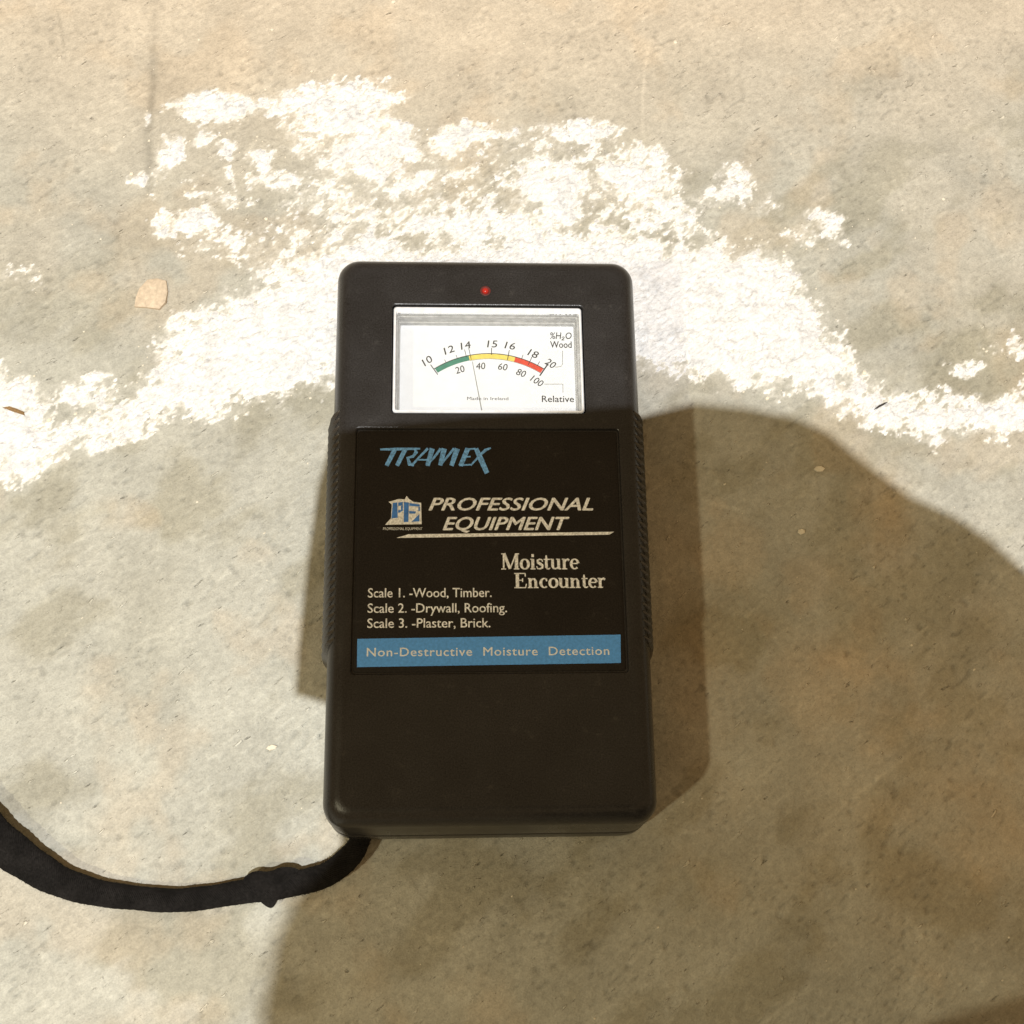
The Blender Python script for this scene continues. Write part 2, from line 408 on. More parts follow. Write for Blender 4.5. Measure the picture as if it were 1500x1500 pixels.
# ------------------------------------------------------------------ unseen blockers standing in for the photographer (behind the camera, between lamp and floor)
def build_blockers():
    pts = [Vector((x*MM, y*MM, 0)) for x, y in SHADOW] + [Vector((.27, -.12, 0)), Vector((.29, -.42, 0)), Vector((-.07, -.44, 0)), Vector((-.066, -.22, 0))]
    n_ = len(pts)
    hz = [.85 if i < 4 or i >= len(SHADOW)+1 else .42 if i < 17 else .56 for i in range(n_)]
    up = [p+(L1-p)*(h/L1.z) for p, h in zip(pts, hz)]
    n = len(up)
    # added slab shaped to cast the SHADOW outline: outline ring in the middle, slightly smaller rings above and below
    area = sum(up[i].x*up[(i+1) % n].y-up[(i+1) % n].x*up[i].y for i in range(n))
    sgn = 1 if area > 0 else -1
    nor = []
    for i in range(n):
        t = up[(i+1) % n]-up[i-1]
        nor.append(Vector((t.y, -t.x, 0)).normalized()*sgn)
    rings = []
    for dz, ins in ((-.016, .006), (-.010, .0022), (0, 0), (.03, .0035), (.06, .012)):
        rings.append([(pts[i]+(L1-pts[i])*((hz[i]+dz)/L1.z)-nor[i]*ins) for i in range(n)])
    verts = [tuple(v*1000) for r in rings for v in r]
    faces = []
    for a in range(4):
        for i in range(n):
            j = (i+1) % n
            faces.append((a*n+i, a*n+j, (a+1)*n+j, (a+1)*n+i))
    faces.append(tuple(range(n))[::-1]); faces.append(tuple(range(4*n, 5*n)))
    o = mesh_obj('shadow_slab', verts, faces, M['cloth'], None, True, 60)
    tag(o, 'unseen dark slab behind the camera, shaped to cast the photographer shadow over the meter', 'shadow_slab')
    # added rounded block out of view, keeps the side lamp off the lower right
    V, F = [], []
    for a in range(9):
        for b in range(20):
            t, q = math.pi*a/8, 2*math.pi*b/20
            V.append((98+88*math.sin(t)*math.cos(q), -186+36*math.sin(t)*math.sin(q)*(1+.15*math.cos(q)), 68+68*math.cos(t)))
    for a in range(8):
        for b in range(20):
            F.append((a*20+b, (a+1)*20+b, (a+1)*20+(b+1) % 20, a*20+(b+1) % 20))
    mesh_obj('lamp_blocker', V, F, M['cloth'], o, True, None)
build_blockers()

# ------------------------------------------------------------------ moisture meter
meter = tag(empty('moisture_meter'), 'charcoal handheld moisture meter with needle dial and printed black label lying on concrete', 'moisture meter')

def rr(x0, x1, y0, y1, r, n=7):
    pts = []
    for cx, cy, a0 in ((x1-r, y1-r, 0), (x0+r, y1-r, 90), (x0+r, y0+r, 180), (x1-r, y0+r, 270)):
        for i in range(n+1):
            a = math.radians(a0+90*i/n)
            pts.append((cx+r*math.cos(a), cy+r*math.sin(a)))
    return pts
HX, HY = 42.0, 78.9
def outer(ins, r, ext=0): return rr(-HX+ins, HX-ins, -HY+ins-ext, HY-2.7-ins, r, 9)

def shell_mesh(name, loops, holes, cap_low=False):
    """loops: list of (z, outline); holes: list of [(z, outline)...] cut in the last loop's plane, closed at the bottom"""
    bm = bmesh.new()
    def ring(z, o): return [bm.verts.new((x*MM, y*MM, z*MM)) for x, y in o]
    def skin(a, b, flip=False):
        n = len(a)
        for i in range(n):
            f = (a[i], a[(i+1) % n], b[(i+1) % n], b[i])
            bm.faces.new(f[::-1] if flip else f)
    rs = [ring(z, o) for z, o in loops]
    for a, b in zip(rs, rs[1:]): skin(a, b)
    edges = []
    def ed(r): return [bm.edges.get((r[i], r[(i+1) % len(r)])) or bm.edges.new((r[i], r[(i+1) % len(r)])) for i in range(len(r))]
    edges += ed(rs[-1])
    for h in holes:
        hs = [ring(z, o) for z, o in h]
        for a, b in zip(hs, hs[1:]): skin(a, b)
        bm.faces.new(hs[-1])
        edges += ed(hs[0])
    bmesh.ops.triangle_fill(bm, edges=edges, use_beauty=True, use_dissolve=False)
    if cap_low: bm.faces.new(rs[0][::-1])
    bmesh.ops.recalc_face_normals(bm, faces=bm.faces)
    me = bpy.data.meshes.new(name); bm.to_mesh(me); bm.free()
    return me
def weighted(o):
    m = o.modifiers.new('weighted_normal', 'WEIGHTED_NORMAL'); m.keep_sharp = True; m.weight = 90
    return o

FZ, PZ = 30.0, 29.0      # face level, label level
loops = [(12.5, outer(.9, 6.4, 1.3)), (12.5, outer(.45, 6.7, 1.3)), (12.8, outer(.12, 7, 1.3)), (13.3, outer(0, 7, 1.25)), (19, outer(0, 6.5, .5)), (23.0, outer(.25, 6))]
for i in range(1, 9):
    a = math.radians(90*i/8)
    loops.append((23.0+7.0*math.sin(a), outer(.25+4.6*(1-math.cos(a)), 6-2.6*(1-math.cos(a)))))
loops.append((FZ, outer(5.2, 3.2)))
win = [(FZ, rr(-26.45, 26.95, 28.3, 61.0, 1.3)), (FZ-.15, rr(-26.10, 26.60, 28.65, 60.65, 1.1)), (FZ-.6, rr(-25.95, 26.45, 28.8, 60.5, 1)), (20.5, rr(-25.95, 26.45, 28.8, 60.5, 1))]
pan = [(FZ, rr(-35.7, 35.7, -41.9, 24.8, 1.2)), (FZ-.18, rr(-35.3, 35.3, -41.5, 24.5, 1.0)), (FZ-.4, rr(-35.1, 35.1, -41.3, 24.3, .9)), (PZ, rr(-35.0, 35.0, -41.2, 24.2, .8))]
weighted(link('front_shell', shell_mesh('front_shell', loops, [win, pan]), M['shell'], meter, True, 38))
back = [(0.0, outer(4.2, 4.5, 2.2)), (.5, outer(2.6, 5.4, 2.3)), (1.6, outer(1.1, 6.2, 2.4)), (3.5, outer(.35, 7, 2.4)), (8, outer(.05, 7, 2.0)), (11.4, outer(0, 7, 1.5)), (11.9, outer(.12, 7, 1.4)), (12.2, outer(.45, 6.7, 1.3)), (12.5, outer(.95, 6.4, 1.3))]
weighted(link('back_shell', shell_mesh('back_shell', back, [], True), M['shell'], meter, True, 38))

# side grips with slanted ridges
def prof(t):
    """position (distance from centre line, z) along the side, t 0..1 from low on the side up onto the shoulder"""
    L = [(42.0, 4.5), (42.0, 10), (42.0, 16), (42.0, 20), (41.7, 23.6), (41.2, 25.9), (40.4, 27.95), (39.2, 29.3)]
    f = t*(len(L)-1); i = min(int(f), len(L)-2); k = f-i
    x, z = L[i][0]*(1-k)+L[i+1][0]*k, L[i][1]*(1-k)+L[i+1][1]*k
    return x, z
def prof_n(t):
    a, b = prof(max(0, t-.02)), prof(min(1, t+.02))
    d = Vector((b[0]-a[0], b[1]-a[1])).normalized()
    return d.y, -d.x
for sx in (-1, 1):
    V, F = [], []
    NT_, ys = 12, [-37.4, -36.6, -30, -20, -10, 0, 10, 20, 29.2, 30.0]
    for yi, y in enumerate(ys):
        for i in range(NT_):
            t = .86*i/(NT_-1)
            x, z = prof(t); nx, nz = prof_n(t)
            e = .05*min(1, (NT_-1-i)/2.5)*min(1, (i+.3)/1.2) if 0 < yi < len(ys)-1 else -.2
            V.append((sx*(x+nx*e), y, z+nz*e))
    for yi in range(len(ys)-1):
        for i in range(NT_-1):
            a = yi*NT_+i
            f = (a, a+1, a+NT_+1, a+NT_)
            F.append(f[::-1] if sx > 0 else f)
    grip = mesh_obj('grip', V, F, M['grip'], meter, True, 50)
    # one ridge, shared
    V, F = [], []
    K = 9
    for i in range(K):
        t = .04+.92*i/(K-1)
        x, z = prof(t); nx, nz = prof_n(t)
        yy = 3.6*max(0, (t-.30)/.66)**1.0-1.2*(1-t)
        hgt = (.2 if i in (0, K-1) else (1.6 if sx < 0 else 1.1) if i < 5 else 1.2 if i < K-2 else .9)
        wv = .52 if i not in (0, K-1) else .5
        for dy, e in ((-wv, -.1), (-.22*wv, hgt*.92), (.18*wv, hgt), (.85*wv, -.1)):
            V.append((sx*(x+nx*e), yy+dy, z+nz*e))
    for i in range(K-1):
        for j in range(3):
            a = i*4+j
            f = (a, a+1, a+5, a+4)
            F.append(f if sx > 0 else f[::-1])
    F += [(0, 1, 2, 3), ((K-1)*4+3, (K-1)*4+2, (K-1)*4+1, (K-1)*4)]
    ridge0 = None
    for r in range(29):
        y = 26.2-r*2.2
        if ridge0 is None:
            ridge0 = mesh_obj('ridge', V, F, M['grip'], grip, True, 60); o = ridge0
        else:
            o = ridge0.copy(); COL.objects.link(o); o.parent = grip
        o.location = (0, y*MM, 0)

# ------------------------------------------------------------------ flat print helpers
def flat(name, polys, z, mat, parent):
    V, F = [], []
    for p in polys:
        b = len(V)
        V += [(x, y, z) for x, y in p]
        F.append(tuple(range(b, b+len(p))))
    bm = bmesh.new()
    vs = [bm.verts.new((x*MM, y*MM, zz*MM)) for x, y, zz in V]
    for f in F:
        try: fc = bm.faces.new([vs[i] for i in f])
        except ValueError: continue
        fc.normal_update()
        if fc.normal.z < 0: fc.normal_flip()
    bmesh.ops.triangulate(bm, faces=[f for f in bm.faces if len(f.verts) > 4])
    me = bpy.data.meshes.new(name); bm.to_mesh(me); bm.free()
    return link(name, me, mat, parent, False)
def ribbon(pts):
    """variable width stroke -> list of quads; pts (x, y, w)"""
    out = []
    n = len(pts)
    P = [Vector(p[:2]) for p in pts]
    L, R = [], []
    for i in range(n):
        d = (P[min(i+1, n-1)]-P[max(i-1, 0)]).normalized()
        nn = Vector((-d.y, d.x))*pts[i][2]*.5
        L.append(P[i]+nn); R.append(P[i]-nn)
    for i in range(n-1):
        out.append([tuple(R[i]), tuple(R[i+1]), tuple(L[i+1]), tuple(L[i])])
    return out
_ZI = [0]
def strokes(name, st, ox, oy, sx, sy, z, mat, parent, shear=0):
    """each stroke lies a hair above the last so crossings never share a plane"""
    V, F = [], []
    for i, s in enumerate(st):
        for q in ribbon(s):
            b = len(V)
            for x, y in q:
                V.append((ox+(x+shear*y)*sx, oy+y*sy, z+.0025*(i % 7)))
            F.append((b, b+1, b+2, b+3))
    return mesh_obj(name, V, F, mat, parent, False)
def text(name, body, x0, yb, w, cap, z, mat, parent, shear=0.0, bold=0.0, rot=0.0, centre=False, spacing=1.0):
    cu = bpy.data.curves.new(name, 'FONT')
    cu.body = body; cu.size = 1.0; cu.shear = shear; cu.space_character = spacing
    cu.resolution_u = 3
    to = bpy.data.objects.new(name, cu); COL.objects.link(to)
    dg = bpy.context.evaluated_depsgraph_get()
    me = bpy.data.meshes.new_from_object(to.evaluated_get(dg))
    bpy.data.objects.remove(to); bpy.data.curves.remove(cu)
    n = len(me.vertices)
    co = np.empty(n*3); me.vertices.foreach_get('co', co); co = co.reshape(-1, 3)
    mn, mx = co.min(0), co.max(0)
    sx = w/(mx[0]-mn[0]) if w else cap/.73
    sy = cap/.73
    x = (co[:, 0]-mn[0])*sx; y = co[:, 1]*sy
    if centre: x -= (mx[0]-mn[0])*sx/2; y -= cap/2
    c, s = math.cos(math.radians(rot)), math.sin(math.radians(rot))
    co[:, 0] = (x0+x*c-y*s)*MM; co[:, 1] = (yb+x*s+y*c)*MM; co[:, 2] = z*MM
    me.vertices.foreach_set('co', co.ravel()); me.update()
    me.materials.clear()
    me.name = name
    if bold:            # heavier strokes: the same glyphs again, a hair higher and shifted by a stroke's edge
        bm = bmesh.new(); bm.from_mesh(me)
        src = list(bm.verts)+list(bm.edges)+list(bm.faces)
        for k, (dx, dy) in enumerate(((1, 0), (-1, 0), (0, .6), (0, -.6))):
            r = bmesh.ops.duplicate(bm, geom=src)
            bmesh.ops.translate(bm, verts=[g for g in r['geom'] if isinstance(g, bmesh.types.BMVert)], vec=(dx*bold*sy*MM, dy*bold*sy*MM, .003*(k+1)*MM))
        bm.to_mesh(me); bm.free()
    return link(name, me, mat, parent, False)

# ------------------------------------------------------------------ label in the recess
lab_loops = [(PZ+.02, rr(-34.6, 34.6, -40.8, 23.8, .8)), (PZ+.16, rr(-34.5, 34.5, -40.7, 23.7, .8)), (PZ+.2, rr(-34.3, 34.3, -40.5, 23.5, .8))]
label = link('label_plate', shell_mesh('label_plate', lab_loops, []), M['label'], meter, True, 30)
LZ = PZ+.26
bandz = PZ+.24
flat('blue_band', [[(-33.6, -39.4), (33.3, -38.8), (33.5, -31.5), (-33.7, -32.2)]], bandz, M['band'], label)['label'] = 'sky blue band across the foot of the label'
text('band_lettering', 'Non-Destructive  Moisture  Detection', -31.2, -36.7, 61.6, 2.3, bandz+.04, M['bandtext'], label, bold=.012, spacing=1.1)
TR = [
    [(0, .90, .10), (.9, .92, .16), (2.2, .95, .10)],
    [(.82, .93, .25), (.36, .02, .22)], [(1.38, .93, .25), (.93, .02, .22)],
    [(1.9, .93, .12), (1.98, .76, .2), (1.80, .52, .16), (1.45, .44, .09)], [(1.50, .48, .12), (1.62, .10, .22), (1.85, .02, .08)],
    [(1.72, .02, .12), (2.12, .45, .12), (2.62, .96, .14)], [(2.86, .96, .28), (2.60, .02, .24)], [(2.10, .34, .08), (2.68, .34, .08)],
    [(2.52, .03, .10), (2.95, .45, .12), (3.32, .96, .14)], [(3.52, .96, .30), (3.30, .04, .22)], [(3.30, .04, .10), (4.06, .96, .14)], [(4.24, .96, .30), (3.92, .02, .24)],
    [(4.82, .96, .27), (4.42, .02, .25)], [(4.7, .92, .11), (5.25, .95, .09)], [(4.55, .50, .09), (4.98, .52, .08)], [(4.35, .05, .11), (4.98, .08, .08)],
    [(5.28, .96, .24), (5.55, .35, .30), (5.88, -.38, .26)], [(4.98, .04, .09), (5.45, .55, .12), (5.80, .88, .16), (6.10, 1.0, .08)],
]
strokes('brand_lettering', TR, -28.7, 13.95, 4.82, 5.15, LZ, M['logo'], label)['label'] = 'slanted blue maker name with long tailed last letter'
# emblem: two block letters with a peak over a slab
ex, ey, es = -27.48, -2.19, 10.07/425
def E_(l): return [(ex+(x-165)*es, ey+(965-y)*es*.96) for x, y in l]
emb = flat('emblem', [E_([(180, 965), (245, 885), (250, 720), (215, 690), (330, 655), (392, 660), (415, 618), (440, 655), (490, 690), (575, 702), (582, 958)])], LZ, M['white'], label)
flat('emblem_letters', [E_([(262, 705), (312, 695), (318, 880), (250, 890)]), E_([(322, 700), (372, 690), (372, 735), (322, 740)]), E_([(352, 740), (374, 735), (374, 800), (352, 808)]), E_([(322, 790), (350, 786), (350, 818), (322, 822)]),
     E_([(385, 690), (440, 700), (436, 930), (385, 935)]), E_([(444, 705), (560, 722), (560, 748), (444, 738)]), E_([(444, 800), (520, 806), (510, 832), (444, 832)]), E_([(470, 930), (556, 838), (556, 925)]), E_([(545, 752), (562, 752), (562, 800), (545, 800)])], LZ+.02, M['logo2'], label)
text('emblem_caption', 'PROFESSIONAL EQUIPMENT', -27.6, -3.6, 10.2, .75, LZ, M['white'], label)
text('title_line', 'PROFESSIONAL', -15.7, 1.75, 43.2, 3.6, LZ, M['white'], label, shear=.32, bold=.028)
text('title_line', 'EQUIPMENT', -12.0, -3.6, 33.1, 3.7, LZ, M['white'], label, shear=.32, bold=.028)
flat('rule_line', [[(-24.2, -5.75), (31.6, -4.95), (32.9, -4.15), (-21.0, -4.75)]], LZ, M['white'], label)
for t_, x_, y_, w_ in (('Scale 1. -Wood, Timber.', -31.2, -21.5, 31.7), ('Scale 2. -Drywall, Roofing.', -31.2, -25.5, 35.6), ('Scale 3. -Plaster, Brick.', -31.2, -29.4, 31.3)):
    text('scale_line', t_, x_, y_, w_, 2.55, LZ, M['white'], label, bold=.010)

# serif lettering drawn stroke by stroke
def arc(cx, cy, rx, ry, a0, a1, wt, wn, n=14):
    out = []
    for i in range(n+1):
        a = math.radians(a0+(a1-a0)*i/n)
        out.append((cx+rx*math.cos(a), cy+ry*math.sin(a), wn+(wt-wn)*abs(math.cos(a))**1.3))
    return out
SE = .06
def sf(x0, x1, y): return [(x0, y, SE), (x1, y, SE)]
G = {
 'M': (1.16, [sf(0, .30, .03), [(.15, .03, .09), (.15, .97, .09)], sf(0, .22, .97), [(.17, .99, .17), (.55, .04, .15)], [(.55, .04, .07), (.92, .98, .08)], [(.95, .02, .18), (.95, .98, .18)], sf(.78, 1.12, .03), sf(.90, 1.12, .97)]),
 'E': (.84, [sf(0, .72, .03), sf(0, .70, .97), [(.20, .02, .18), (.20, .98, .18)], [(.20, .52, .06), (.52, .52, .06)], [(.52, .40, .06), (.52, .64, .06)], [(.68, .98, .07), (.70, .74, .05)], [(.70, .02, .07), (.76, .28, .05)]]),
 'o': (.64, [arc(.31, .33, .23, .30, 0, 360, .16, .06, 20)]),
 'i': (.36, [sf(.02, .33, .03), [(.17, .02, .16), (.17, .65, .16)], sf(.02, .17, .63), [(.09, .86, .16), (.25, .86, .16)]]),
 's': (.50, [[(.43, .48, .05), (.38, .60, .07), (.24, .63, .08), (.12, .56, .12), (.13, .44, .14), (.28, .34, .16), (.41, .24, .14), (.41, .11, .12), (.26, .03, .08), (.10, .05, .07), (.05, .20, .05)]]),
 't': (.42, [sf(0, .38, .62), [(.16, .88, .06), (.16, .62, .14), (.16, .14, .15), (.22, .04, .10), (.32, .03, .07), (.40, .10, .05)]]),
 'u': (.70, [sf(0, .13, .63), [(.13, .65, .15), (.13, .18, .15), (.20, .06, .11), (.32, .04, .08), (.46, .13, .06)], sf(.36, .50, .63), [(.51, .65, .15), (.51, .02, .15)], sf(.51, .66, .03)]),
 'r': (.52, [sf(0, .34, .03), [(.16, .02, .15), (.16, .65, .15)], sf(.02, .16, .63), [(.20, .44, .06), (.28, .58, .09), (.38, .62, .12), (.47, .54, .13)]]),
 'e': (.58, [[(.10, .36, .06), (.50, .36, .06)], arc(.30, .33, .22, .30, 8, 315, .15, .06, 18)]),
 'n': (.74, [sf(0, .32, .03), [(.15, .02, .15), (.15, .65, .15)], sf(.02, .15, .63), [(.20, .46, .06), (.30, .60, .09), (.42, .60, .11), (.50, .46, .14), (.51, .02, .15)], sf(.37, .68, .03)]),
 'c': (.56, [arc(.30, .33, .22, .30, 48, 312, .16, .06, 16), [(.40, .50, .10), (.49, .50, .10)]]),
}
def serif(name, word, x0, yb, w, cap):
    st, x = [], 0
    for ch in word:
        adv, gl = G[ch]
        for s in gl: st.append([(px+x, py, pw*1.18) for px, py, pw in s])
        x += adv
    strokes(name, st, x0, yb, w/x, cap, LZ, M['white'], label)
serif('serif_line', 'Moisture', 3.1, -14.25, 20.3, 4.3)
serif('serif_line', 'Encounter', 6.4, -19.2, 23.8, 4.0)

# ------------------------------------------------------------------ dial window
DZ = 22.5
def frame_mesh(name, rings, mat, parent):
    V, F = [], []
    n = len(rings[0][1])
    for z, o in rings: V += [(x, y, z) for x, y in o]
    for a in range(len(rings)-1):
        for i in range(n):
            j = (i+1) % n
            F.append((a*n+i, a*n+j, (a+1)*n+j, (a+1)*n+i))
    return mesh_obj(name, V, F, mat, parent, True, 30)
window = frame_mesh('window_frame', [(21, rr(-25.65, 26.15, 29.1, 60.2, .9)), (29.1, rr(-25.65, 26.15, 29.1, 60.2, .9)), (29.4, rr(-25.40, 25.90, 29.35, 59.9, .8)), (29.4, rr(-25.05, 25.55, 29.7, 58.9, .6)), (29.0, rr(-24.90, 25.40, 29.85, 58.5, .5)), (28.4, rr(-24.85, 25.35, 29.9, 58.4, .5))], M['frame'], meter)
frame_mesh('inner_wall', [(28.4, rr(-24.87, 25.37, 29.88, 58.42, .5)), (27.2, rr(-24.85, 25.35, 29.9, 58.4, .5)), (27.0, rr(-24.50, 25.00, 30.2, 58.2, .5)), (24.2, rr(-24.45, 24.95, 30.2, 58.1, .5)), (24.0, rr(-24.15, 24.65, 30.5, 57.8, .5)), (22.3, rr(-24.05, 24.55, 30.6, 57.7, .5))], M['wall'], window)
flat('dial', [rr(-24.15, 24.65, 30.5, 57.8, .4)], DZ, M['dial'], window)
AC, AR = (.8, 21.7), 26.75
def ap(deg, r): a = math.radians(deg); return (AC[0]+r*math.sin(a), AC[1]+r*math.cos(a))
def band_arc(name, a0, a1, r0, r1, z, mat, n=16):
    q = []
    for i in range(n):
        b0, b1 = a0+(a1-a0)*i/n, a0+(a1-a0)*(i+1)/n
        q.append([ap(b0, r0), ap(b0, r1), ap(b1, r1), ap(b1, r0)])
    return flat(name, q, z, mat, window)
band_arc('green_zone', -33.5, -12.2, 26.1, 27.5, DZ+.03, M['green'])
band_arc('yellow_zone', -12.2, 15.2, 26.1, 27.5, DZ+.03, M['yellow'])
band_arc('red_zone', 15.2, 33.0, 26.1, 27.5, DZ+.03, M['red'])
band_arc('scale_arc', -34.5, 34.0, 27.5, 27.72, DZ+.05, M['ink'], 30)
band_arc('scale_arc', -12.2, 33.0, 25.95, 26.08, DZ+.05, M['greyink'], 24)
for a, r0, r1, w in ((-34.2, 25.6, 29.2, .24), (-26, 27.7, 28.6, .14), (-19, 27.7, 28.6, .14), (-13.6, 27.2, 29.6, .16), (-11.2, 26.2, 29.9, .16), (1.2, 27.2, 29.3, .2), (11, 26.2, 29.2, .2), (19, 27.4, 28.9, .16), (24, 26.6, 29.2, .18), (29, 27.4, 28.9, .16), (33.6, 25.2, 29.6, .36)):
    p, q = ap(a, r0), ap(a, r1)
    strokes('scale_tick', [[(*p, w), (*q, w)]], 0, 0, 1, 1, DZ+.06, M['ink'], window)
for t_, (x_, y_), r_ in zip(('10', '12', '14', '15', '16', '18', '20'), [(-16.6, 47.1), (-10.6, 50.4), (-5.9, 51.8), (1.6, 52.3), (6.6, 51.8), (13.1, 49.4), (17.9, 46.5)], (36, 22, 13, 0, -10, -24, -36)):
    text('scale_number', t_, x_, y_, 2.9, 2.2, DZ+.05, M['ink'], window, shear=.12, bold=.006, rot=r_, centre=True)
for t_, (x_, y_), r_ in zip(('20', '40', '60', '80', '100'), [(-7.5, 44.5), (-1.7, 45.6), (4.5, 45.4), (9.6, 43.6), (14.0, 41.2)], (18, 4, -8, -22, -34)):
    text('scale_number', t_, x_, y_, 2.6 if len(t_) < 3 else 3.6, 2.1, DZ+.05, M['ink'], window, shear=.12, bold=.004, rot=r_, centre=True)
text('dial_caption', '%H\u2082O', 17.9, 53.9, 6.1, 2.1, DZ+.05, M['ink'], window, shear=.15, bold=.006)
text('dial_caption', 'Wood', 17.9, 51.2, 6.0, 2.1, DZ+.05, M['ink'], window, bold=.010)
text('dial_caption', 'Relative', 15.2, 34.9, 8.9, 2.0, DZ+.05, M['ink'], window, bold=.008)
text('dial_caption', 'Made in Ireland', -5.5, 35.4, 11.4, 1.0, DZ+.05, M['ink'], window)
strokes('pointer_line', [[(21.3, 50.3, .16), (21.2, 46.2, .16), (20.7, 45.5, .16), (19.1, 45.3, .16)]], 0, 0, 1, 1, DZ+.05, M['greyink'], window)
strokes('pointer_line', [[(15.9, 40.2, .16), (21.1, 40.25, .16)], [(21.15, 40.3, .16), (21.1, 37.7, .16)]], 0, 0, 1, 1, DZ+.05, M['greyink'], window)
# needle: slim tapered blade standing above the dial
def bar3(name, p, q, w0, w1, h, mat, parent):
    p, q = Vector(p), Vector(q)
    d = (q-p).normalized(); s = d.cross(Vector((0, 0, 1))).normalized(); u = s.cross(d)
    V = []
    for c, w in ((p, w0), (q, w1)):
        for a, b in ((-1, 0), (1, 0), (1, 1), (-1, 1)): V.append(tuple(c+s*a*w/2+u*b*h))
    F = [(0, 3, 2, 1), (4, 5, 6, 7), (0, 1, 5, 4), (1, 2, 6, 5), (2, 3, 7, 6), (3, 0, 4, 7)]
    return mesh_obj(name, V, F, mat, parent, False)
bar3('needle', (-1.45, 31.6, DZ+1.0), (-4.0, 46.4, DZ+1.0), .30, .18, .15, M['greyink'], window)
V = [(x, y, z) for z in (28.5, 29.1) for x, y in rr(-24.87, 25.37, 29.88, 58.42, .4, 2)]
n_ = len(V)//2
F = [tuple(range(n_))[::-1], tuple(range(n_, 2*n_))]+[(i, (i+1) % n_, n_+(i+1) % n_, n_+i) for i in range(n_)]
mesh_obj('cover_pane', V, F, M['glass'], window, False)['label'] = 'clear plastic pane over the dial'

# indicator lamp
def lathe(name, prof_, cx, cy, mat, parent, n=18):
    V, F = [], []
    for r, z in prof_:
        for i in range(n):
            a = 2*math.pi*i/n
            V.append((cx+r*math.cos(a), cy+r*math.sin(a), z))
    for k in range(len(prof_)-1):
        for i in range(n):
            j = (i+1) % n
            F.append((k*n+i, k*n+j, (k+1)*n+j, (k+1)*n+i))
    F.append(tuple(range((len(prof_)-1)*n, len(prof_)*n)))
    return mesh_obj(name, V, F, mat, parent, True, 40)
ledo = lathe('indicator_lamp', [(1.5, FZ-.3), (1.45, FZ+.1), (1.2, FZ+.16), (.95, FZ+.06)], -.4, 64.8, M['ledring'], meter)
lathe('lens', [(.95, FZ), (.9, FZ+.25), (.72, FZ+.5), (.4, FZ+.65), (.12, FZ+.7)], -.4, 64.8, M['led'], ledo)

# ------------------------------------------------------------------ wrist strap
def catmull(P, per):
    out = []
    n = len(P)
    for i in range(n-1):
        p0, p1, p2, p3 = P[max(i-1, 0)], P[i], P[i+1], P[min(i+2, n-1)]
        for k in range(per):
            t = k/per
            out.append(tuple(.5*((2*b)+(-a+c)*t+(2*a-5*b+4*c-d)*t*t+(-a+3*b-3*c+d)*t**3) for a, b, c, d in zip(p0, p1, p2, p3)))
    out.append(P[-1])
    return out
strap = tag(empty('wrist_strap', (0, 0, 0)), 'black woven wrist strap curling away to the left from the foot of the meter', 'strap')
def webbing(name, path, thick, parent, seg=16):
    """path: (x, y, z, half width, tilt)"""
    V, F, W = [], [], []
    P = [Vector(p[:3]) for p in path]
    s = 0
    for i, p in enumerate(path):
        d = (P[min(i+1, len(P)-1)]-P[max(i-1, 0)]).normalized()
        side = d.cross(Vector((0, 0, 1))).normalized(); up = side.cross(d)
        ct, st_ = math.cos(math.radians(p[4])), math.sin(math.radians(p[4]))
        a_, b_ = side*ct+up*st_, up*ct-side*st_
        if i: s += (P[i]-P[i-1]).length
        for k in range(seg):
            t = 2*math.pi*k/seg
            cx, sy = math.cos(t), math.sin(t)
            e = abs(cx)**.75*(1 if cx > 0 else -1)
            wob = 1+.018*math.sin(s*3.1+k)+.02*math.sin(s*.63)
            V.append(tuple(P[i]+a_*p[3]*e*wob+b_*thick*sy*(1+.10*math.sin(s*4.6+1.7*k))))
            W.append((s, k*1.0, 0))
    n = len(P)
    for i in range(n-1):
        for k in range(seg):
            j = (k+1) % seg
            F.append((i*seg+k, i*seg+j, (i+1)*seg+j, (i+1)*seg+k))
    F += [tuple(range(seg))[::-1], tuple(range((n-1)*seg, n*seg))]
    o = mesh_obj(name, V, F, M['strap'], parent, True, None)
    at = o.data.attributes.new('weave', 'FLOAT_VECTOR', 'POINT')
    at.data.foreach_set('vector', np.array(W, dtype=np.float32).ravel())
    return o
zs = [5.5, 4.6, 3.6, 3.4, 3.8, 3.4, 3.0, 2.8, 2.8, 2.8, 3.0, 3.2, 3.4, 3.8, 4.2, 4.5, 4.5, 4.5]
tl = [20, 22, 24, 22, 14, 4, 0, -3, -4, -4, 0, 4, 8, 10, 10, 10, 8, 5]
path = [(x, y, z, h*.93, t) for (x, y, h), z, t in zip(STRAP, zs, tl)]
path = [(-31.0, -76.0, 6.5, 2.6, 20)]+path
webbing('webbing', catmull(path, 10), 1.45, strap)
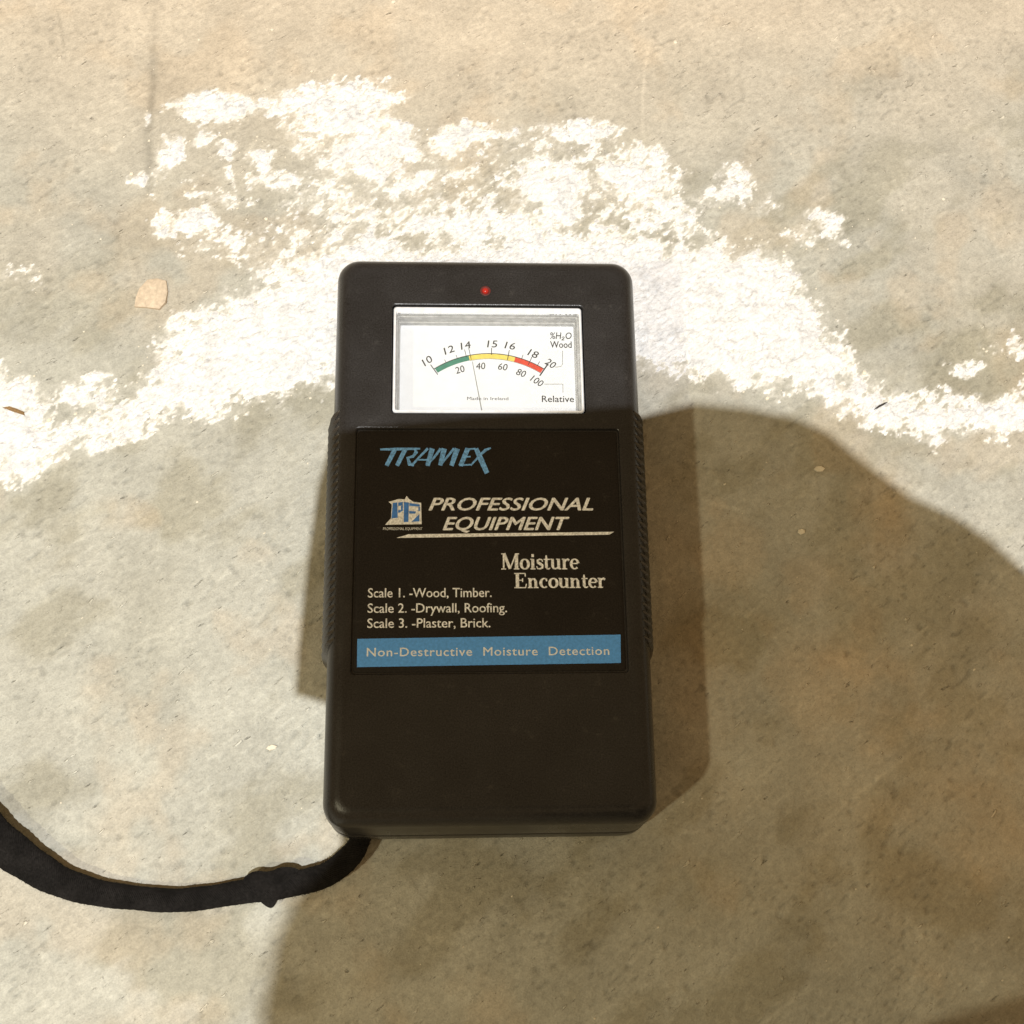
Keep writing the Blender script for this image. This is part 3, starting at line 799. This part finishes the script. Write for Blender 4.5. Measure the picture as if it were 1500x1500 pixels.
# the twist where the strap doubles over itself
def flap(name, outline, zt, thick, parent):
    P = [(x, y, z) for (x, y), z in zip(outline, zt)]
    for _ in range(2):          # round the corners of the cloth
        P = [tuple(u*(1-f)+v*f for u, v in zip(P[i], P[(i+1) % len(P)])) for i in range(len(P)) for f in (.25, .75)]
    outline, zt = [p[:2] for p in P], [p[2] for p in P]
    V = [(x, y, z-thick) for (x, y), z in zip(outline, zt)]+[(x, y, z) for (x, y), z in zip(outline, zt)]
    n = len(outline)
    cx, cy = sum(p[0] for p in outline)/n, sum(p[1] for p in outline)/n
    V.append((cx, cy, max(zt)+.3))
    F = [tuple(range(n))[::-1]]+[(i, (i+1) % n, n+(i+1) % n, n+i) for i in range(n)]+[(n+i, n+(i+1) % n, 2*n) for i in range(n)]
    o = mesh_obj(name, V, F, M['strap'], parent, True, 50)
    at = o.data.attributes.new('weave', 'FLOAT_VECTOR', 'POINT')
    at.data.foreach_set('vector', np.array([(v[0]*1.3, v[1]*1.3, 0) for v in V], dtype=np.float32).ravel())
    return o
flap('fold', [(-64.5, -90.6), (-61, -88.2), (-57, -88.8), (-53.5, -87.2), (-48.5, -88.2), (-50.5, -92.6), (-54.6, -94.8), (-56.0, -98.0), (-58.2, -97.2), (-60.8, -94.2)], [4.4, 5.4, 5.2, 5.8, 4.8, 4.8, 4.6, 2.4, 2.6, 4.4], 1.1, strap)
# loose fibres along the worn edges
rg = np.random.default_rng(11)
V, F = [], []
cl = catmull(path, 10)
for k in range(420):
    i = int(rg.integers(8, len(cl)-2)); p, q = Vector(cl[i][:3]), Vector(cl[i+1][:3])
    d = (q-p).normalized(); sd = d.cross(Vector((0, 0, 1))).normalized()*(1 if rg.random() < .5 else -1)
    a = p+sd*cl[i][3]*.93; a.z -= .2
    b = a+sd*rg.uniform(.2, .75)+d*rg.normal(0, .7)+Vector((0, 0, rg.normal(0, .3)))
    b.z = max(b.z, .3)
    w = d*.07; u_ = Vector((0, 0, .07)); n0 = len(V)
    V += [tuple(a+w), tuple(a-w), tuple(a+u_), tuple(b)]
    F += [(n0, n0+1, n0+3), (n0+1, n0+2, n0+3), (n0+2, n0, n0+3)]
fib = mesh_obj('loose_fibre', V, F, M['strap'], strap, False)
fib['kind'] = 'stuff'

# ------------------------------------------------------------------ loose bits on the floor
def pebble(name, outline, h, mat, label, cat, loc, tilt=0, seed=1):
    r = np.random.default_rng(seed)
    n = len(outline)
    V, F = [], []
    for z, k in ((-.3, 1.0), (h*.55, 1.0), (h*.95, .86), (h, .5)):
        for x, y in outline:
            V.append((x*k+r.normal(0, .05), y*k+r.normal(0, .05), z+tilt*x+r.normal(0, h*.05)))
    for a in range(3):
        for i in range(n):
            j = (i+1) % n
            F.append((a*n+i, a*n+j, (a+1)*n+j, (a+1)*n+i))
    F.append(tuple(range(3*n, 4*n)))
    o = mesh_obj(name, V, F, mat, None, True, 32)
    o.location = (loc[0]*MM, loc[1]*MM, -.1*MM)
    tag(o, label, cat)
    return o
pebble('stone_chip', [(-4.9, -4.2), (-2, -4.4), (2.6, -5), (4.2, -2.8), (4.6, .8), (3.9, 4.2), (1.2, 5.0), (-1.6, 4.6), (-3.9, 1.8), (-4.6, -1.2)], 1.0, M['stone'], 'flat peach stone chip on bare concrete left of the powder', 'stone chip', (-99.4, 77.8), .03, 3)
pebble('seed_husk', [(-3.4, .9), (-1.5, .2), (1.0, -.7), (3.2, -1.5), (2.9, -.4), (.8, .6), (-1.4, 1.3)], .8, M['husk'], 'slim brown husk on the white powder at far left', 'husk', (-136.3, 40.3), 0, 4)
pebble('wood_splinter', [(-2.2, -1.1), (-.9, -.7), (.9, .3), (2.3, 1.3), (1.2, 1.0), (-.8, .0)], .7, M['splinter'], 'tiny black splinter at the lower edge of the powder right of the meter', 'splinter', (119.2, 42.9), 0, 5)
GR = 'pale chips lying in the shade right of the meter'
pebble('pale_chip', [(-1.7, -.2), (-.6, -.9), (1.0, -.7), (1.8, .1), (.7, .9), (-.9, .7)], .5, M['chip'], 'larger pale chip in the upper part of the shaded floor', 'chip', (98.7, 22.9), 0, 6)['group'] = GR
pebble('pale_chip', [(-1.1, -.3), (-.2, -.8), (.9, -.4), (1.1, .4), (.1, .8), (-.8, .6)], .45, M['chip'], 'smaller pale chip below the larger one on the shaded floor', 'chip', (91.8, 3.7), 0, 7)['group'] = GR
pebble('pale_chip', [(-1.4, -.3), (-.4, -.8), (1.1, -.3), (1.5, .4), (.2, .8), (-.9, .5)], .6, M['chip'], 'small pale chip on lit concrete left of the lower meter', 'chip', (-58.4, -56.5), 0, 8)

# fine grit, thickest along the edge of the powder
rg = np.random.default_rng(23)
N = 5200
gx, gy = rg.uniform(-165, 190, N), rg.uniform(-135, 185, N)
gm, gq = powder_field(gx, gy)
gz, _p, _r = relief(gx, gy)
edge = np.exp(-((gm-.28)/.22)**2)*(gm > .03)
keep = (rg.random(N) < .035+.75*edge) & (gq < .05) & ~((np.abs(gx) < 46) & (gy > -84) & (gy < 78))
V, F = [], []
for x, y, z in zip(gx[keep], gy[keep], gz[keep]):
    r = min(.9, .16+rg.exponential(.14)); a0 = rg.uniform(0, 6.28); n0 = len(V); el = rg.uniform(.5, 1)
    for zz, kk in ((-.25, 1.0), (.35, .85)):
        for i in range(5):
            a = a0+i*1.2566+rg.normal(0, .15)
            px, py = r*kk*math.cos(a), r*kk*el*math.sin(a)
            V.append((x+px*CA-py*SA, y+px*SA+py*CA, z+r*zz))
    V.append((x, y, z+r*.62))
    for i in range(5):
        j = (i+1) % 5
        F += [(n0+i, n0+j, n0+5+j, n0+5+i), (n0+5+i, n0+5+j, n0+10)]
gr = mesh_obj('grit', V, F, M['chip'], None, False)
tag(gr, 'fine pale grit scattered over the concrete round the white powder', 'grit', kind='stuff')
